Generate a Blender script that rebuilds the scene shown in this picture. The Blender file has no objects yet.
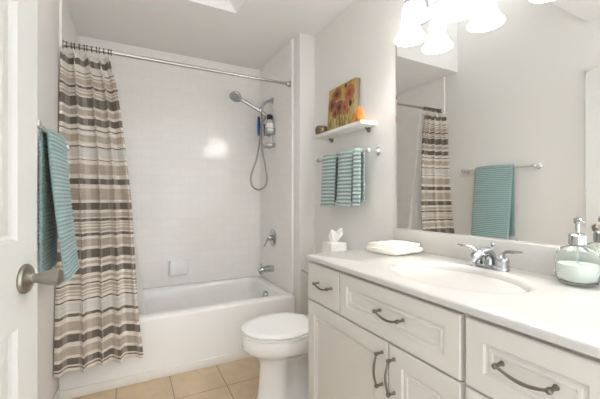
import bpy, bmesh, math, random
from mathutils import Vector, Matrix
random.seed(7)
PI = math.pi
C = bpy.context.scene.collection
SC = bpy.context.scene

# ------------------------------------------------------------ camera
cd = bpy.data.cameras.new('camera')
cam = bpy.data.objects.new('camera', cd); C.objects.link(cam)
cam.location = (0, 0, 1.1587)
cam.rotation_euler = (PI/2, 0, -0.4786)
cd.sensor_width = 36.0
cd.lens = 328.35/600*36
cd.shift_y = -0.0013
cd.clip_start = 0.02
SC.camera = cam

# ------------------------------------------------------------ world, light, exposure
w = bpy.data.worlds.new('world'); SC.world = w; w.use_nodes = True
w.node_tree.nodes['Background'].inputs[0].default_value = (0.945, 0.972, 1.0, 1)
w.node_tree.nodes['Background'].inputs[1].default_value = 1.35
SC.view_settings.view_transform = 'Standard'
SC.view_settings.look = 'None'
SC.view_settings.exposure = 0.84
SC.cycles.diffuse_bounces = 10
SC.cycles.max_bounces = 16
SC.cycles.transparent_max_bounces = 12
SC.view_settings.gamma = 1.0
SC.view_settings.use_curve_mapping = False
LAMP_W = 1.5           # each vanity lamp
SKY_E = 1.4            # skylight glazing
SHADE_E = 5.5

# ------------------------------------------------------------ materials
def lin(c):
    return tuple(((x/255)/12.92 if x/255 <= .04045 else ((x/255+.055)/1.055)**2.4) for x in c) + (1,)
def mat(name, rgb, rough=.5, metal=0, spec=.5, noise=0, scale=30, bump=0, bscale=80, coat=0, trans=0, ior=1.45, sss=0, sheen=0):
    m = bpy.data.materials.new(name); m.use_nodes = True
    nt = m.node_tree; b = nt.nodes['Principled BSDF']
    b.inputs['Base Color'].default_value = lin(rgb)
    b.inputs['Roughness'].default_value = rough
    b.inputs['Metallic'].default_value = metal
    b.inputs['Specular IOR Level'].default_value = spec
    b.inputs['IOR'].default_value = ior
    b.inputs['Coat Weight'].default_value = coat
    b.inputs['Transmission Weight'].default_value = trans
    b.inputs['Sheen Weight'].default_value = sheen
    if sss:
        b.inputs['Subsurface Weight'].default_value = sss
        b.inputs['Subsurface Radius'].default_value = (.01, .01, .01)
    tc = nt.nodes.new('ShaderNodeTexCoord')
    if noise:
        n = nt.nodes.new('ShaderNodeTexNoise'); n.inputs['Scale'].default_value = scale; n.inputs['Detail'].default_value = 4
        nt.links.new(tc.outputs['Object'], n.inputs['Vector'])
        mx = nt.nodes.new('ShaderNodeMix'); mx.data_type = 'RGBA'
        c = lin(rgb)
        mx.inputs[6].default_value = tuple(x*(1-noise) for x in c[:3])+(1,)
        mx.inputs[7].default_value = tuple(min(1, x*(1+noise)) for x in c[:3])+(1,)
        nt.links.new(n.outputs['Fac'], mx.inputs[0]); nt.links.new(mx.outputs[2], b.inputs['Base Color'])
    if bump:
        n2 = nt.nodes.new('ShaderNodeTexNoise'); n2.inputs['Scale'].default_value = bscale; n2.inputs['Detail'].default_value = 3
        nt.links.new(tc.outputs['Object'], n2.inputs['Vector'])
        bp = nt.nodes.new('ShaderNodeBump'); bp.inputs['Strength'].default_value = bump; bp.inputs['Distance'].default_value = .002
        nt.links.new(n2.outputs['Fac'], bp.inputs['Height']); nt.links.new(bp.outputs[0], b.inputs['Normal'])
    return m

def tile_mat(name, axis, bw, bh, rgb, rgb2, mortar, msize, offset, shift, rough, bump, wave=0, noise=0):
    """axis: which object axes become tile u, v ('XZ', 'YZ', 'XY')"""
    m = bpy.data.materials.new(name); m.use_nodes = True
    nt = m.node_tree; b = nt.nodes['Principled BSDF']; L = nt.links.new
    tc = nt.nodes.new('ShaderNodeTexCoord'); sp = nt.nodes.new('ShaderNodeSeparateXYZ'); cb = nt.nodes.new('ShaderNodeCombineXYZ')
    L(tc.outputs['Object'], sp.inputs[0])
    for i, a in enumerate(axis):
        ad = nt.nodes.new('ShaderNodeMath'); ad.operation = 'SUBTRACT'; ad.inputs[1].default_value = shift[i]
        L(sp.outputs['XYZ'.index(a)], ad.inputs[0]); L(ad.outputs[0], cb.inputs[i])
    br = nt.nodes.new('ShaderNodeTexBrick')
    br.offset = offset; br.inputs['Scale'].default_value = 1
    br.inputs['Brick Width'].default_value = bw; br.inputs['Row Height'].default_value = bh
    br.inputs['Mortar Size'].default_value = msize; br.inputs['Mortar Smooth'].default_value = .3
    br.inputs['Color1'].default_value = lin(rgb); br.inputs['Color2'].default_value = lin(rgb2); br.inputs['Mortar'].default_value = lin(mortar)
    L(cb.outputs[0], br.inputs['Vector'])
    out = br.outputs['Color']
    if noise:
        n = nt.nodes.new('ShaderNodeTexNoise'); n.inputs['Scale'].default_value = 7; n.inputs['Detail'].default_value = 6; n.inputs['Roughness'].default_value = .65
        L(tc.outputs['Object'], n.inputs['Vector'])
        mr = nt.nodes.new('ShaderNodeMapRange'); mr.inputs[1].default_value = .3; mr.inputs[2].default_value = .7
        mr.inputs[3].default_value = 1-noise; mr.inputs[4].default_value = 1+noise
        L(n.outputs['Fac'], mr.inputs[0])
        hv = nt.nodes.new('ShaderNodeHueSaturation'); L(mr.outputs[0], hv.inputs['Value']); L(out, hv.inputs['Color']); out = hv.outputs[0]
    L(out, b.inputs['Base Color'])
    b.inputs['Roughness'].default_value = rough
    bp = nt.nodes.new('ShaderNodeBump'); bp.inputs['Strength'].default_value = bump; bp.inputs['Distance'].default_value = .0015; bp.invert = True
    L(br.outputs['Fac'], bp.inputs['Height'])
    if wave:
        n = nt.nodes.new('ShaderNodeTexNoise'); n.inputs['Scale'].default_value = 9; n.inputs['Detail'].default_value = 1
        L(tc.outputs['Object'], n.inputs['Vector'])
        bp2 = nt.nodes.new('ShaderNodeBump'); bp2.inputs['Strength'].default_value = wave; bp2.inputs['Distance'].default_value = .004
        L(n.outputs['Fac'], bp2.inputs['Height']); L(bp2.outputs[0], bp.inputs['Normal'])
    L(bp.outputs[0], b.inputs['Normal'])
    return m

WALL = mat('wall_paint', (226, 224, 221), .85, spec=.2, bump=.08, bscale=160)
CEIL = mat('ceiling_paint', (232, 231, 229), .95, spec=.1, bump=.08, bscale=200)
SEATM = mat('white_seat_plastic', (242, 242, 241), .22, spec=.5)
WHITE = mat('white_trim_paint', (232, 230, 224), .4, spec=.35)
DOORP = mat('white_door_paint', (206, 206, 202), .42, spec=.35)
CABP = mat('white_cabinet_paint', (212, 209, 204), .38, spec=.4)
COUNTER = mat('cultured_marble', (200, 198, 194), .16, spec=.5, coat=.3, noise=.02, scale=6)
PORC = mat('white_porcelain', (238, 238, 237), .08, spec=.6, coat=.5)
TUBM = mat('white_tub_enamel', (238, 237, 235), .14, spec=.55, coat=.4)
BRIGHT = mat('bright_satin_chrome', (226, 227, 228), .22, metal=1)
CHROME = mat('polished_chrome', (188, 190, 192), .07, metal=1)
SATIN = mat('satin_nickel', (158, 152, 142), .28, metal=1)
PEWTER = mat('dark_pewter', (136, 130, 118), .34, metal=1)
RODM = mat('brushed_rod_steel', (190, 186, 178), .22, metal=1)
BRONZE = mat('dark_bronze', (92, 86, 72), .4, metal=.8)
PAPER = mat('tissue_paper', (246, 245, 242), .9, spec=.1, sss=.2)
BOXW = mat('white_box_card', (240, 239, 236), .6)
TOWELW = mat('cream_towel', (240, 236, 224), .95, spec=.1, bump=.6, bscale=500, sheen=.3)
BLACK = mat('black_plastic', (26, 26, 27), .35)
BLUE = mat('blue_plastic', (26, 92, 168), .3)
GREYB = mat('grey_bottle', (176, 177, 180), .3)
LABELW = mat('white_label', (232, 232, 230), .5)
SOAPW = mat('white_soap', (240, 238, 230), .5, sss=.2)
WOOD = mat('canvas_edge', (140, 124, 104), .8, noise=.15, scale=40)
ORANGE = mat('orange_glaze', (226, 138, 34), .35, noise=.3, scale=45)
BRASSY = mat('brown_glass', (104, 82, 62), .15, spec=.7, coat=.5)
GLASS = mat('pale_green_glass', (249, 254, 251), .02, trans=1, ior=1.16)
SOAPL = mat('milky_soap', (252, 252, 247), .35, sss=.3)
CLEAR = mat('clear_acrylic', (240, 242, 242), .05, trans=.85, ior=1.4)
HOSE = mat('metal_hose', (150, 147, 140), .3, metal=1)
RUBBER = mat('grey_nozzle', (165, 165, 165), .5)
WTILE_B = tile_mat('white_subway_tile_back', 'XZ', .157, .0755, (240, 238, 235), (238, 235, 232), (231, 229, 226), .0018, .5, (.01, .002), .12, .22, wave=.22)
WTILE_S = tile_mat('white_subway_tile_side', 'YZ', .157, .0755, (240, 238, 235), (238, 235, 232), (231, 229, 226), .0018, .5, (.02, .002), .12, .22, wave=.2)
FTILE = tile_mat('tan_floor_tile', 'XY', .303, .303, (206, 184, 153), (199, 176, 144), (150, 131, 108), .0035, 0, (.232, 2.016), .38, .4, noise=.12)

m = bpy.data.materials.new('mirror_glass'); m.use_nodes = True
b = m.node_tree.nodes['Principled BSDF']; b.inputs['Base Color'].default_value = (.945, .95, .935, 1); b.inputs['Metallic'].default_value = 1; b.inputs['Roughness'].default_value = 0
MIRROR = m

def emis(name, rgb, e, base=(250, 248, 244)):
    m = bpy.data.materials.new(name); m.use_nodes = True
    b = m.node_tree.nodes['Principled BSDF']
    b.inputs['Base Color'].default_value = lin(base); b.inputs['Roughness'].default_value = .3
    b.inputs['Emission Color'].default_value = lin(rgb); b.inputs['Emission Strength'].default_value = e
    return m
SHADE = emis('lit_frosted_glass', (255, 253, 251), SHADE_E)
BULB = emis('lit_bulb', (255, 244, 228), 8)
SKYP = emis('daylit_skylight_pane', (247, 250, 255), SKY_E)

def ribbed_mat(name, dark, light, per):
    m = bpy.data.materials.new(name); m.use_nodes = True; nt = m.node_tree; L = nt.links.new
    b = nt.nodes['Principled BSDF']; b.inputs['Roughness'].default_value = .95; b.inputs['Specular IOR Level'].default_value = .1
    b.inputs['Sheen Weight'].default_value = .3
    uv = nt.nodes.new('ShaderNodeUVMap'); sp = nt.nodes.new('ShaderNodeSeparateXYZ'); L(uv.outputs[0], sp.inputs[0])
    mu = nt.nodes.new('ShaderNodeMath'); mu.operation = 'MULTIPLY'; mu.inputs[1].default_value = 2*PI/per; L(sp.outputs[1], mu.inputs[0])
    si = nt.nodes.new('ShaderNodeMath'); si.operation = 'SINE'; L(mu.outputs[0], si.inputs[0])
    mr = nt.nodes.new('ShaderNodeMapRange'); mr.inputs[1].default_value = -.4; mr.inputs[2].default_value = 1; L(si.outputs[0], mr.inputs[0])
    mx = nt.nodes.new('ShaderNodeMix'); mx.data_type = 'RGBA'; mx.inputs[6].default_value = lin(dark); mx.inputs[7].default_value = lin(light)
    L(mr.outputs[0], mx.inputs[0]); L(mx.outputs[2], b.inputs['Base Color'])
    tc = nt.nodes.new('ShaderNodeTexCoord'); n = nt.nodes.new('ShaderNodeTexNoise'); n.inputs['Scale'].default_value = 400; L(tc.outputs['Object'], n.inputs['Vector'])
    bp = nt.nodes.new('ShaderNodeBump'); bp.inputs['Strength'].default_value = .5; bp.inputs['Distance'].default_value = .002; L(n.outputs['Fac'], bp.inputs['Height']); L(bp.outputs[0], b.inputs['Normal'])
    return m
TEAL = ribbed_mat('teal_ribbed_terry', (134, 160, 160), (170, 194, 194), .0165)
TEAL2 = ribbed_mat('teal_white_ribbed_terry', (136, 156, 154), (194, 206, 203), .0235)

def curtain_mat():
    m = bpy.data.materials.new('striped_curtain_cloth'); m.use_nodes = True; nt = m.node_tree; L = nt.links.new
    b = nt.nodes['Principled BSDF']; b.inputs['Roughness'].default_value = .7; b.inputs['Specular IOR Level'].default_value = .2; b.inputs['Sheen Weight'].default_value = .2
    uv = nt.nodes.new('ShaderNodeUVMap'); sp = nt.nodes.new('ShaderNodeSeparateXYZ'); L(uv.outputs[0], sp.inputs[0])
    ZT = 2.2
    dv = nt.nodes.new('ShaderNodeMath'); dv.operation = 'DIVIDE'; dv.inputs[1].default_value = ZT; L(sp.outputs[1], dv.inputs[0])
    cr, tn, dk, pl = (224, 217, 207), (182, 169, 155), (112, 103, 93), (208, 205, 199)
    # dark bands from the hem upward (lower edge, upper edge) and what fills the gap above each
    darks = [(.212, .218, 't'), (.232, .262, 't'), (.345, .392, 't'), (.485, .50, 'p'), (.568, .584, 'l'), (.655, .668, 't'), (.715, .758, 't'), (.803, .855, 't'), (.936, .95, 'l'), (1.022, 1.034, 't'),
             (1.084, 1.126, 't'), (1.238, 1.28, 't'), (1.385, 1.397, 'p'), (1.468, 1.478, 't'), (1.568, 1.577, 'c'), (1.60, 1.642, 't'), (1.717, 1.774, 'l'), (1.83, 1.842, 'l'), (1.918, 1.932, 'c'), (1.968, 2.015, 'c')]
    bands = [(0, cr)]
    for i, (a, b_, k) in enumerate(darks):
        bands += [(a, dk), (b_, cr)]
        nx_ = darks[i+1][0] if i+1 < len(darks) else 2.2
        g = nx_-b_
        if k == 't' and g > .03: bands += [(b_+min(.018, g*.25), tn), (nx_-min(.022, g*.28), cr)]
        elif k == 'p': bands += [(b_+.012, pl), (nx_-.006, cr)]
        elif k == 'l':
            q = b_+.012
            while q < nx_-.02: bands += [(q, tn), (q+.011, cr)]; q += .019
    out = None
    for c0 in range(0, len(bands), 28):
        bs = bands[c0:c0+28]
        r = nt.nodes.new('ShaderNodeValToRGB'); r.color_ramp.interpolation = 'CONSTANT'; e = r.color_ramp.elements
        e[0].position = 0; e[0].color = lin(bs[0][1]); e[1].position = bs[1][0]/ZT; e[1].color = lin(bs[1][1])
        for p, c in bs[2:]:
            x = e.new(p/ZT); x.color = lin(c)
        L(dv.outputs[0], r.inputs[0])
        if out is None: out = r.outputs[0]
        else:
            gt = nt.nodes.new('ShaderNodeMath'); gt.operation = 'GREATER_THAN'; gt.inputs[1].default_value = bs[0][0]/ZT; L(dv.outputs[0], gt.inputs[0])
            mx = nt.nodes.new('ShaderNodeMix'); mx.data_type = 'RGBA'; L(gt.outputs[0], mx.inputs[0]); L(out, mx.inputs[6]); L(r.outputs[0], mx.inputs[7]); out = mx.outputs[2]
    # woven lengthwise blocks: paler columns in the cloth
    mu = nt.nodes.new('ShaderNodeMath'); mu.operation = 'MULTIPLY'; mu.inputs[1].default_value = 1/.16; L(sp.outputs[0], mu.inputs[0])
    fr = nt.nodes.new('ShaderNodeMath'); fr.operation = 'FRACT'; L(mu.outputs[0], fr.inputs[0])
    g2 = nt.nodes.new('ShaderNodeMath'); g2.operation = 'GREATER_THAN'; g2.inputs[1].default_value = .68; L(fr.outputs[0], g2.inputs[0])
    sc = nt.nodes.new('ShaderNodeMath'); sc.operation = 'MULTIPLY'; sc.inputs[1].default_value = .2; L(g2.outputs[0], sc.inputs[0])
    m2 = nt.nodes.new('ShaderNodeMix'); m2.data_type = 'RGBA'; m2.inputs[7].default_value = lin((226, 217, 207)); L(sc.outputs[0], m2.inputs[0]); L(out, m2.inputs[6])
    # fine weave lines
    wv = nt.nodes.new('ShaderNodeTexNoise'); wv.inputs['Scale'].default_value = 1; wv.inputs['Detail'].default_value = 2
    mp = nt.nodes.new('ShaderNodeMapping'); mp.inputs['Scale'].default_value = (4, 260, 1); L(uv.outputs[0], mp.inputs[0]); L(mp.outputs[0], wv.inputs['Vector'])
    mr = nt.nodes.new('ShaderNodeMapRange'); mr.inputs[1].default_value = .3; mr.inputs[2].default_value = .7; mr.inputs[3].default_value = .8; mr.inputs[4].default_value = 1.16; L(wv.outputs['Fac'], mr.inputs[0])
    hv = nt.nodes.new('ShaderNodeHueSaturation'); L(mr.outputs[0], hv.inputs['Value']); L(m2.outputs[2], hv.inputs['Color'])
    L(hv.outputs[0], b.inputs['Base Color'])
    return m
CURT = curtain_mat()

def sheer_mat():
    m = bpy.data.materials.new('frosted_liner'); m.use_nodes = True; nt = m.node_tree; L = nt.links.new
    b = nt.nodes['Principled BSDF']; b.inputs['Base Color'].default_value = lin((240, 240, 238)); b.inputs['Roughness'].default_value = .35
    t = nt.nodes.new('ShaderNodeBsdfTransparent'); x = nt.nodes.new('ShaderNodeMixShader'); x.inputs[0].default_value = .22
    tl = nt.nodes.new('ShaderNodeBsdfTranslucent'); tl.inputs[0].default_value = lin((240, 240, 238)); x2 = nt.nodes.new('ShaderNodeMixShader'); x2.inputs[0].default_value = .5
    L(b.outputs[0], x2.inputs[1]); L(tl.outputs[0], x2.inputs[2]); L(x2.outputs[0], x.inputs[1]); L(t.outputs[0], x.inputs[2])
    L(x.outputs[0], nt.nodes['Material Output'].inputs[0])
    return m
LINER = sheer_mat()

def painting_mat():
    m = bpy.data.materials.new('poppy_painting'); m.use_nodes = True; nt = m.node_tree; L = nt.links.new
    b = nt.nodes['Principled BSDF']; b.inputs['Roughness'].default_value = .6
    uv = nt.nodes.new('ShaderNodeUVMap')
    n = nt.nodes.new('ShaderNodeTexNoise'); n.inputs['Scale'].default_value = 9; n.inputs['Detail'].default_value = 5; L(uv.outputs[0], n.inputs['Vector'])
    r = nt.nodes.new('ShaderNodeValToRGB'); e = r.color_ramp.elements
    e[0].position = .3; e[0].color = lin((150, 120, 40)); e[1].position = .72; e[1].color = lin((214, 196, 120))
    x = e.new(.45); x.color = lin((206, 164, 50)); x = e.new(.58); x.color = lin((222, 190, 78))
    L(n.outputs['Fac'], r.inputs[0])
    col = r.outputs[0]
    # slanting green and cream stems in the lower half
    mp = nt.nodes.new('ShaderNodeMapping'); mp.inputs['Rotation'].default_value = (0, 0, .5); mp.inputs['Scale'].default_value = (22, 2.2, 1); L(uv.outputs[0], mp.inputs[0])
    n2 = nt.nodes.new('ShaderNodeTexNoise'); n2.inputs['Scale'].default_value = 1; n2.inputs['Detail'].default_value = 1; L(mp.outputs[0], n2.inputs['Vector'])
    sp = nt.nodes.new('ShaderNodeSeparateXYZ'); L(uv.outputs[0], sp.inputs[0])
    lo = nt.nodes.new('ShaderNodeMapRange'); lo.inputs[1].default_value = .42; lo.inputs[2].default_value = .3; L(sp.outputs[1], lo.inputs[0])
    for lo_, hi_, c in ((.54, .57, (98, 108, 52)), (.40, .37, (226, 212, 158)), (.62, .65, (90, 58, 40))):
        mr = nt.nodes.new('ShaderNodeMapRange'); mr.inputs[1].default_value = lo_; mr.inputs[2].default_value = hi_; L(n2.outputs['Fac'], mr.inputs[0])
        mm = nt.nodes.new('ShaderNodeMath'); mm.operation = 'MULTIPLY'; L(mr.outputs[0], mm.inputs[0]); L(lo.outputs[0], mm.inputs[1])
        mx = nt.nodes.new('ShaderNodeMix'); mx.data_type = 'RGBA'; mx.inputs[7].default_value = lin(c); L(mm.outputs[0], mx.inputs[0]); L(col, mx.inputs[6]); col = mx.outputs[2]
    wob = nt.nodes.new('ShaderNodeTexNoise'); wob.inputs['Scale'].default_value = 14; L(uv.outputs[0], wob.inputs['Vector'])
    ws = nt.nodes.new('ShaderNodeMapRange'); ws.inputs[3].default_value = -.045; ws.inputs[4].default_value = .045; L(wob.outputs['Fac'], ws.inputs[0])
    # blooms: (u, v, radius u, radius v, petal, heart)
    for (u, v, ru, rv, pc, hc) in [(.16, .62, .17, .17, (160, 84, 48), (88, 44, 34)), (.33, .83, .19, .15, (176, 82, 46), (96, 40, 34)), (.45, .50, .19, .19, (150, 86, 54), (84, 50, 40)),
                                   (.80, .74, .19, .20, (206, 102, 44), (166, 66, 40)), (.66, .46, .14, .17, (196, 110, 48), (150, 70, 40)), (.30, .40, .14, .12, (170, 92, 50), (100, 48, 36)),
                                   (.86, .50, .06, .08, (70, 56, 42), (40, 34, 30)), (.66, .93, .05, .05, (60, 50, 40), (40, 34, 30))]:
        s1 = nt.nodes.new('ShaderNodeMapping'); s1.vector_type = 'TEXTURE'
        s1.inputs['Location'].default_value = (u, v, 0); s1.inputs['Scale'].default_value = (ru, rv, 1); L(uv.outputs[0], s1.inputs[0])
        ln = nt.nodes.new('ShaderNodeVectorMath'); ln.operation = 'LENGTH'; L(s1.outputs[0], ln.inputs[0])
        ad = nt.nodes.new('ShaderNodeMath'); ad.operation = 'MULTIPLY_ADD'; ad.inputs[1].default_value = 5; L(ws.outputs[0], ad.inputs[0]); L(ln.outputs['Value'], ad.inputs[2])
        for a0, a1, c in ((1.0, .8, pc), (.45, .25, hc)):
            mr = nt.nodes.new('ShaderNodeMapRange'); mr.inputs[1].default_value = a0; mr.inputs[2].default_value = a1; L(ad.outputs[0], mr.inputs[0])
            mx = nt.nodes.new('ShaderNodeMix'); mx.data_type = 'RGBA'; mx.inputs[7].default_value = lin(c); L(mr.outputs[0], mx.inputs[0]); L(col, mx.inputs[6]); col = mx.outputs[2]
    hd_ = nt.nodes.new('ShaderNodeHueSaturation'); hd_.inputs['Value'].default_value = .68; hd_.inputs['Saturation'].default_value = .9; L(col, hd_.inputs['Color'])
    L(hd_.outputs[0], b.inputs['Base Color'])
    return m
PAINT = painting_mat()

# ------------------------------------------------------------ mesh helpers
def finish(name, bm, m, parent=None, smooth=True, angle=35, recalc=True):
    if recalc: bmesh.ops.recalc_face_normals(bm, faces=bm.faces[:])
    me = bpy.data.meshes.new(name); bm.to_mesh(me); bm.free()
    me.materials.append(m)
    if smooth:
        me.polygons.foreach_set('use_smooth', [True]*len(me.polygons))
        me.set_sharp_from_angle(angle=math.radians(angle))
    o = bpy.data.objects.new(name, me); C.objects.link(o)
    if parent: o.parent = parent
    return o
def thing(name, label, cat, loc=(0, 0, 0), rotz=0, group=None):
    o = bpy.data.objects.new(name, None); C.objects.link(o); o.empty_display_size = .05
    o.location = loc; o.rotation_euler = (0, 0, rotz); o['label'] = label; o['category'] = cat
    if group: o['group'] = group
    return o
def tag(o, label, cat, group=None):
    o['label'] = label; o['category'] = cat
    if group: o['group'] = group
    return o
def struct(o, label=None, cat=None):
    o['kind'] = 'structure'
    if label: o['label'] = label
    if cat: o['category'] = cat
    return o
def add_box(bm, x0, x1, y0, y1, z0, z1, bev=0, seg=2):
    r = bmesh.ops.create_cube(bm, size=1)
    vs = r['verts']
    for v in vs:
        v.co = Vector(((x0+x1)/2+v.co.x*(x1-x0), (y0+y1)/2+v.co.y*(y1-y0), (z0+z1)/2+v.co.z*(z1-z0)))
    if bev:
        es = list({e for v in vs for e in v.link_edges})
        bmesh.ops.bevel(bm, geom=es, offset=bev, segments=seg, affect='EDGES', profile=.5)
    return bm
def loft(bm, rings, closed=True, cap0=True, cap1=True):
    V = [[bm.verts.new(p) for p in r] for r in rings]
    n = len(V[0])
    for a, b_ in zip(V, V[1:]):
        for i in range(n if closed else n-1):
            j = (i+1) % n
            bm.faces.new((a[i], a[j], b_[j], b_[i]))
    if cap0: bm.faces.new(V[0][::-1])
    if cap1: bm.faces.new(V[-1])
    return V
def frame_of(d):
    d = d.normalized(); up = Vector((0, 0, 1)) if abs(d.z) < .95 else Vector((0, 1, 0))
    a = d.cross(up).normalized(); return a, a.cross(d).normalized()
def add_lathe(bm, prof, origin=(0, 0, 0), axis=(0, 0, 1), n=24, cap0=True, cap1=True, sx=1, sy=1):
    ax = Vector(axis).normalized(); a, b_ = frame_of(ax); o = Vector(origin)
    rings = [[o+ax*h+a*(r*math.cos(2*PI*i/n)*sx)+b_*(r*math.sin(2*PI*i/n)*sy) for i in range(n)] for r, h in prof]
    loft(bm, rings, True, cap0, cap1)
    return bm
def smooth_path(pts, k=6):
    P = [Vector(p) for p in pts]
    if len(P) < 3: return P
    out = []
    for i in range(len(P)-1):
        p0 = P[i-1] if i else P[0]*2-P[1]; p1, p2 = P[i], P[i+1]; p3 = P[i+2] if i+2 < len(P) else P[-1]*2-P[-2]
        for j in range(k):
            t = j/k
            out.append(.5*((2*p1)+(p2-p0)*t+(2*p0-5*p1+4*p2-p3)*t*t+(3*p1-p0-3*p2+p3)*t**3))
    out.append(P[-1]); return out
def add_tube(bm, pts, r, n=12, k=6, flat=(1, 1)):
    P = smooth_path(pts, k)
    rs = r if callable(r) else (lambda t: r)
    if isinstance(r, (list, tuple)):
        rr = list(r); rs = lambda t: rr[min(len(rr)-1, int(t*(len(rr)-1)))]*(1-(t*(len(rr)-1)) % 1) + rr[min(len(rr)-1, int(t*(len(rr)-1))+1)]*((t*(len(rr)-1)) % 1)
    a = None; rings = []
    for i, p in enumerate(P):
        d = (P[min(i+1, len(P)-1)]-P[max(i-1, 0)]).normalized()
        if a is None: a, b_ = frame_of(d)
        else:
            a = (a-d*a.dot(d)).normalized(); b_ = a.cross(d).normalized()
        q = rs(i/(len(P)-1))
        rings.append([p+a*(q*flat[0]*math.cos(2*PI*j/n))+b_*(q*flat[1]*math.sin(2*PI*j/n)) for j in range(n)])
    loft(bm, rings)
    return bm
def add_ball(bm, c, r, n=12, s=(1, 1, 1)):
    res = bmesh.ops.create_uvsphere(bm, u_segments=n*2, v_segments=n, radius=1)
    for v in res['verts']: v.co = Vector(c)+Vector((v.co.x*r*s[0], v.co.y*r*s[1], v.co.z*r*s[2]))
    return bm
def new(): return bmesh.new()
def box_obj(name, dims, m, parent=None, bev=.002, seg=2):
    return finish(name, add_box(new(), *dims, bev=bev, seg=seg), m, parent)
def panel_rings(u0, u1, v0, v1, spec):
    return [[(u0+i, v0+i, d), (u1-i, v0+i, d), (u1-i, v1-i, d), (u0+i, v1-i, d)] for i, d in spec]
def add_front(bm, u0, u1, v0, v1, spec, place):
    """moulded board face of concentric rectangles; place maps (u, v, depth) to a point"""
    loft(bm, [[place(*p) for p in r] for r in panel_rings(u0, u1, v0, v1, spec)], True, True, True)

# ------------------------------------------------------------ setting
XL, XA, XR, YB, YW, ZC = -.367, 1.157, 1.2944, 3.0876, 2.249, 2.44
YN = -.45
SX1, SY0, SY1, ZS = .656, 1.15, 2.215, 3.2      # skylight shaft
fl = struct(box_obj('floor', (XL-.14, XR+.14, YN, YB+.12, -.06, 0), FTILE, bev=0))
bm = new()
add_box(bm, XL-.12, XR+.12, YN, SY0-.05, ZC, ZC+.06); add_box(bm, XL-.12, XR+.12, SY1+.04, YB+.12, ZC, ZC+.06); add_box(bm, SX1+.05, XR+.12, SY0-.05, SY1+.04, ZC, ZC+.06)
struct(finish('ceiling', bm, CEIL, smooth=False))
# left wall: door opening between DY0 and DY1, runs up into the skylight shaft
DY0, DY1 = .335, 1.13
bm = new()
add_box(bm, XL-.12, XL, DY1, YB+.12, 0, ZC); add_box(bm, XL-.12, XL, YN, DY0, 0, ZC); add_box(bm, XL-.12, XL, DY0, DY1, 2.06, ZC)
add_box(bm, XL-.12, XL, SY0-.05, SY1+.05, ZC, ZS+.03)
struct(finish('wall_left', bm, WALL, smooth=False))
struct(box_obj('wall_right', (XR, XR+.12, YN, YW+.02, 0, ZC), WALL, bev=0))
struct(box_obj('wall_back', (XL-.12, XR+.12, YB, YB+.12, 0, ZC), WTILE_B, bev=0))
al = struct(box_obj('wall_alcove', (XA+.008, XR+.12, YW, YB+.02, 0, ZC), WALL, bev=.004))
tl = struct(box_obj('tile_panel', (XA, XA+.012, 2.375, YB, 0, ZC-.0005), WTILE_S, al, bev=0))
bn = struct(finish('tile_edging', add_tube(new(), [(XA+.006, 2.372, .40), (XA+.006, 2.372, 1.4), (XA+.006, 2.372, ZC)], .011, 10), TUBM, al))
lt = struct(box_obj('trim_1', (XL-.004, XL+.006, 2.375, YB, .3, ZC-.0005), WTILE_S, bev=0))
struct(finish('tile_edging', add_tube(new(), [(XL+.001, 2.372, .3), (XL+.001, 2.372, 1.4), (XL+.001, 2.372, ZC)], .0115, 10), TUBM, lt))
# skylight shaft: flared on the room side and the near side
bm = new()
def slab(bm, a, b_, c, d, off):
    o = Vector(off); A = [Vector(p) for p in (a, b_, c, d)]
    loft(bm, [A, [p+o for p in A]])
tx, ty = SX1-.52, SY0+.2
slab(bm, (XL, SY1, ZC), (SX1+.05, SY1, ZC), (tx+.05, SY1, ZS), (XL, SY1, ZS), (0, .04, 0))
slab(bm, (SX1, SY0, ZC), (SX1, SY1, ZC), (tx, SY1, ZS), (tx, ty, ZS), (.05, 0, 0))
slab(bm, (XL, SY0, ZC), (SX1, SY0, ZC), (tx, ty, ZS), (XL, ty, ZS), (0, -.05, 0))
struct(finish('trim_2', bm, CEIL, smooth=False))
sk = struct(box_obj('window_1', (XL, tx, ty, SY1, ZS, ZS+.03), SKYP, bev=0))
bm = new()
for q in ((XL, tx, ty, ty+.03), (XL, tx, SY1-.03, SY1), (XL, XL+.03, ty, SY1), (tx-.03, tx, ty, SY1)): add_box(bm, *q, ZS-.012, ZS-.0005)
struct(finish('window_frame', bm, WHITE, sk, smooth=False))
# base strip in front of the tub and baseboards
struct(finish('trim_3', add_box(new(), XL+.001, XA+.005, 2.296, 2.3085, .0, .056, .004), WHITE))
bm = add_box(new(), XR-.013, XR, 1.36, YW, 0, .085, .004)
struct(finish('baseboard_right', bm, WHITE))
struct(finish('baseboard_left', add_box(new(), XL, XL+.013, DY1+.05, 2.29, 0, .085, .004), WHITE))
struct(finish('baseboard_alcove', add_box(new(), XA+.012, XR-.014, YW-.013, YW, 0, .085, .004), WHITE))
# door casing
bm = new()
add_box(bm, XL-.12, XL+.006, DY1-.012, DY1, 0, 2.06); add_box(bm, XL-.12, XL+.006, DY0, DY0+.012, 0, 2.06); add_box(bm, XL-.12, XL+.006, DY0, DY1, 2.045, 2.06)
add_box(bm, XL-.0, XL+.012, DY1-.006, DY1+.034, 0, 2.08, .003); add_box(bm, XL-.0, XL+.012, DY0-.05, DY0+.006, 0, 2.08, .003); add_box(bm, XL-.0, XL+.012, DY0-.05, DY1+.034, 2.05, 2.11, .003)
struct(finish('trim_4', bm, WHITE))

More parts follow.
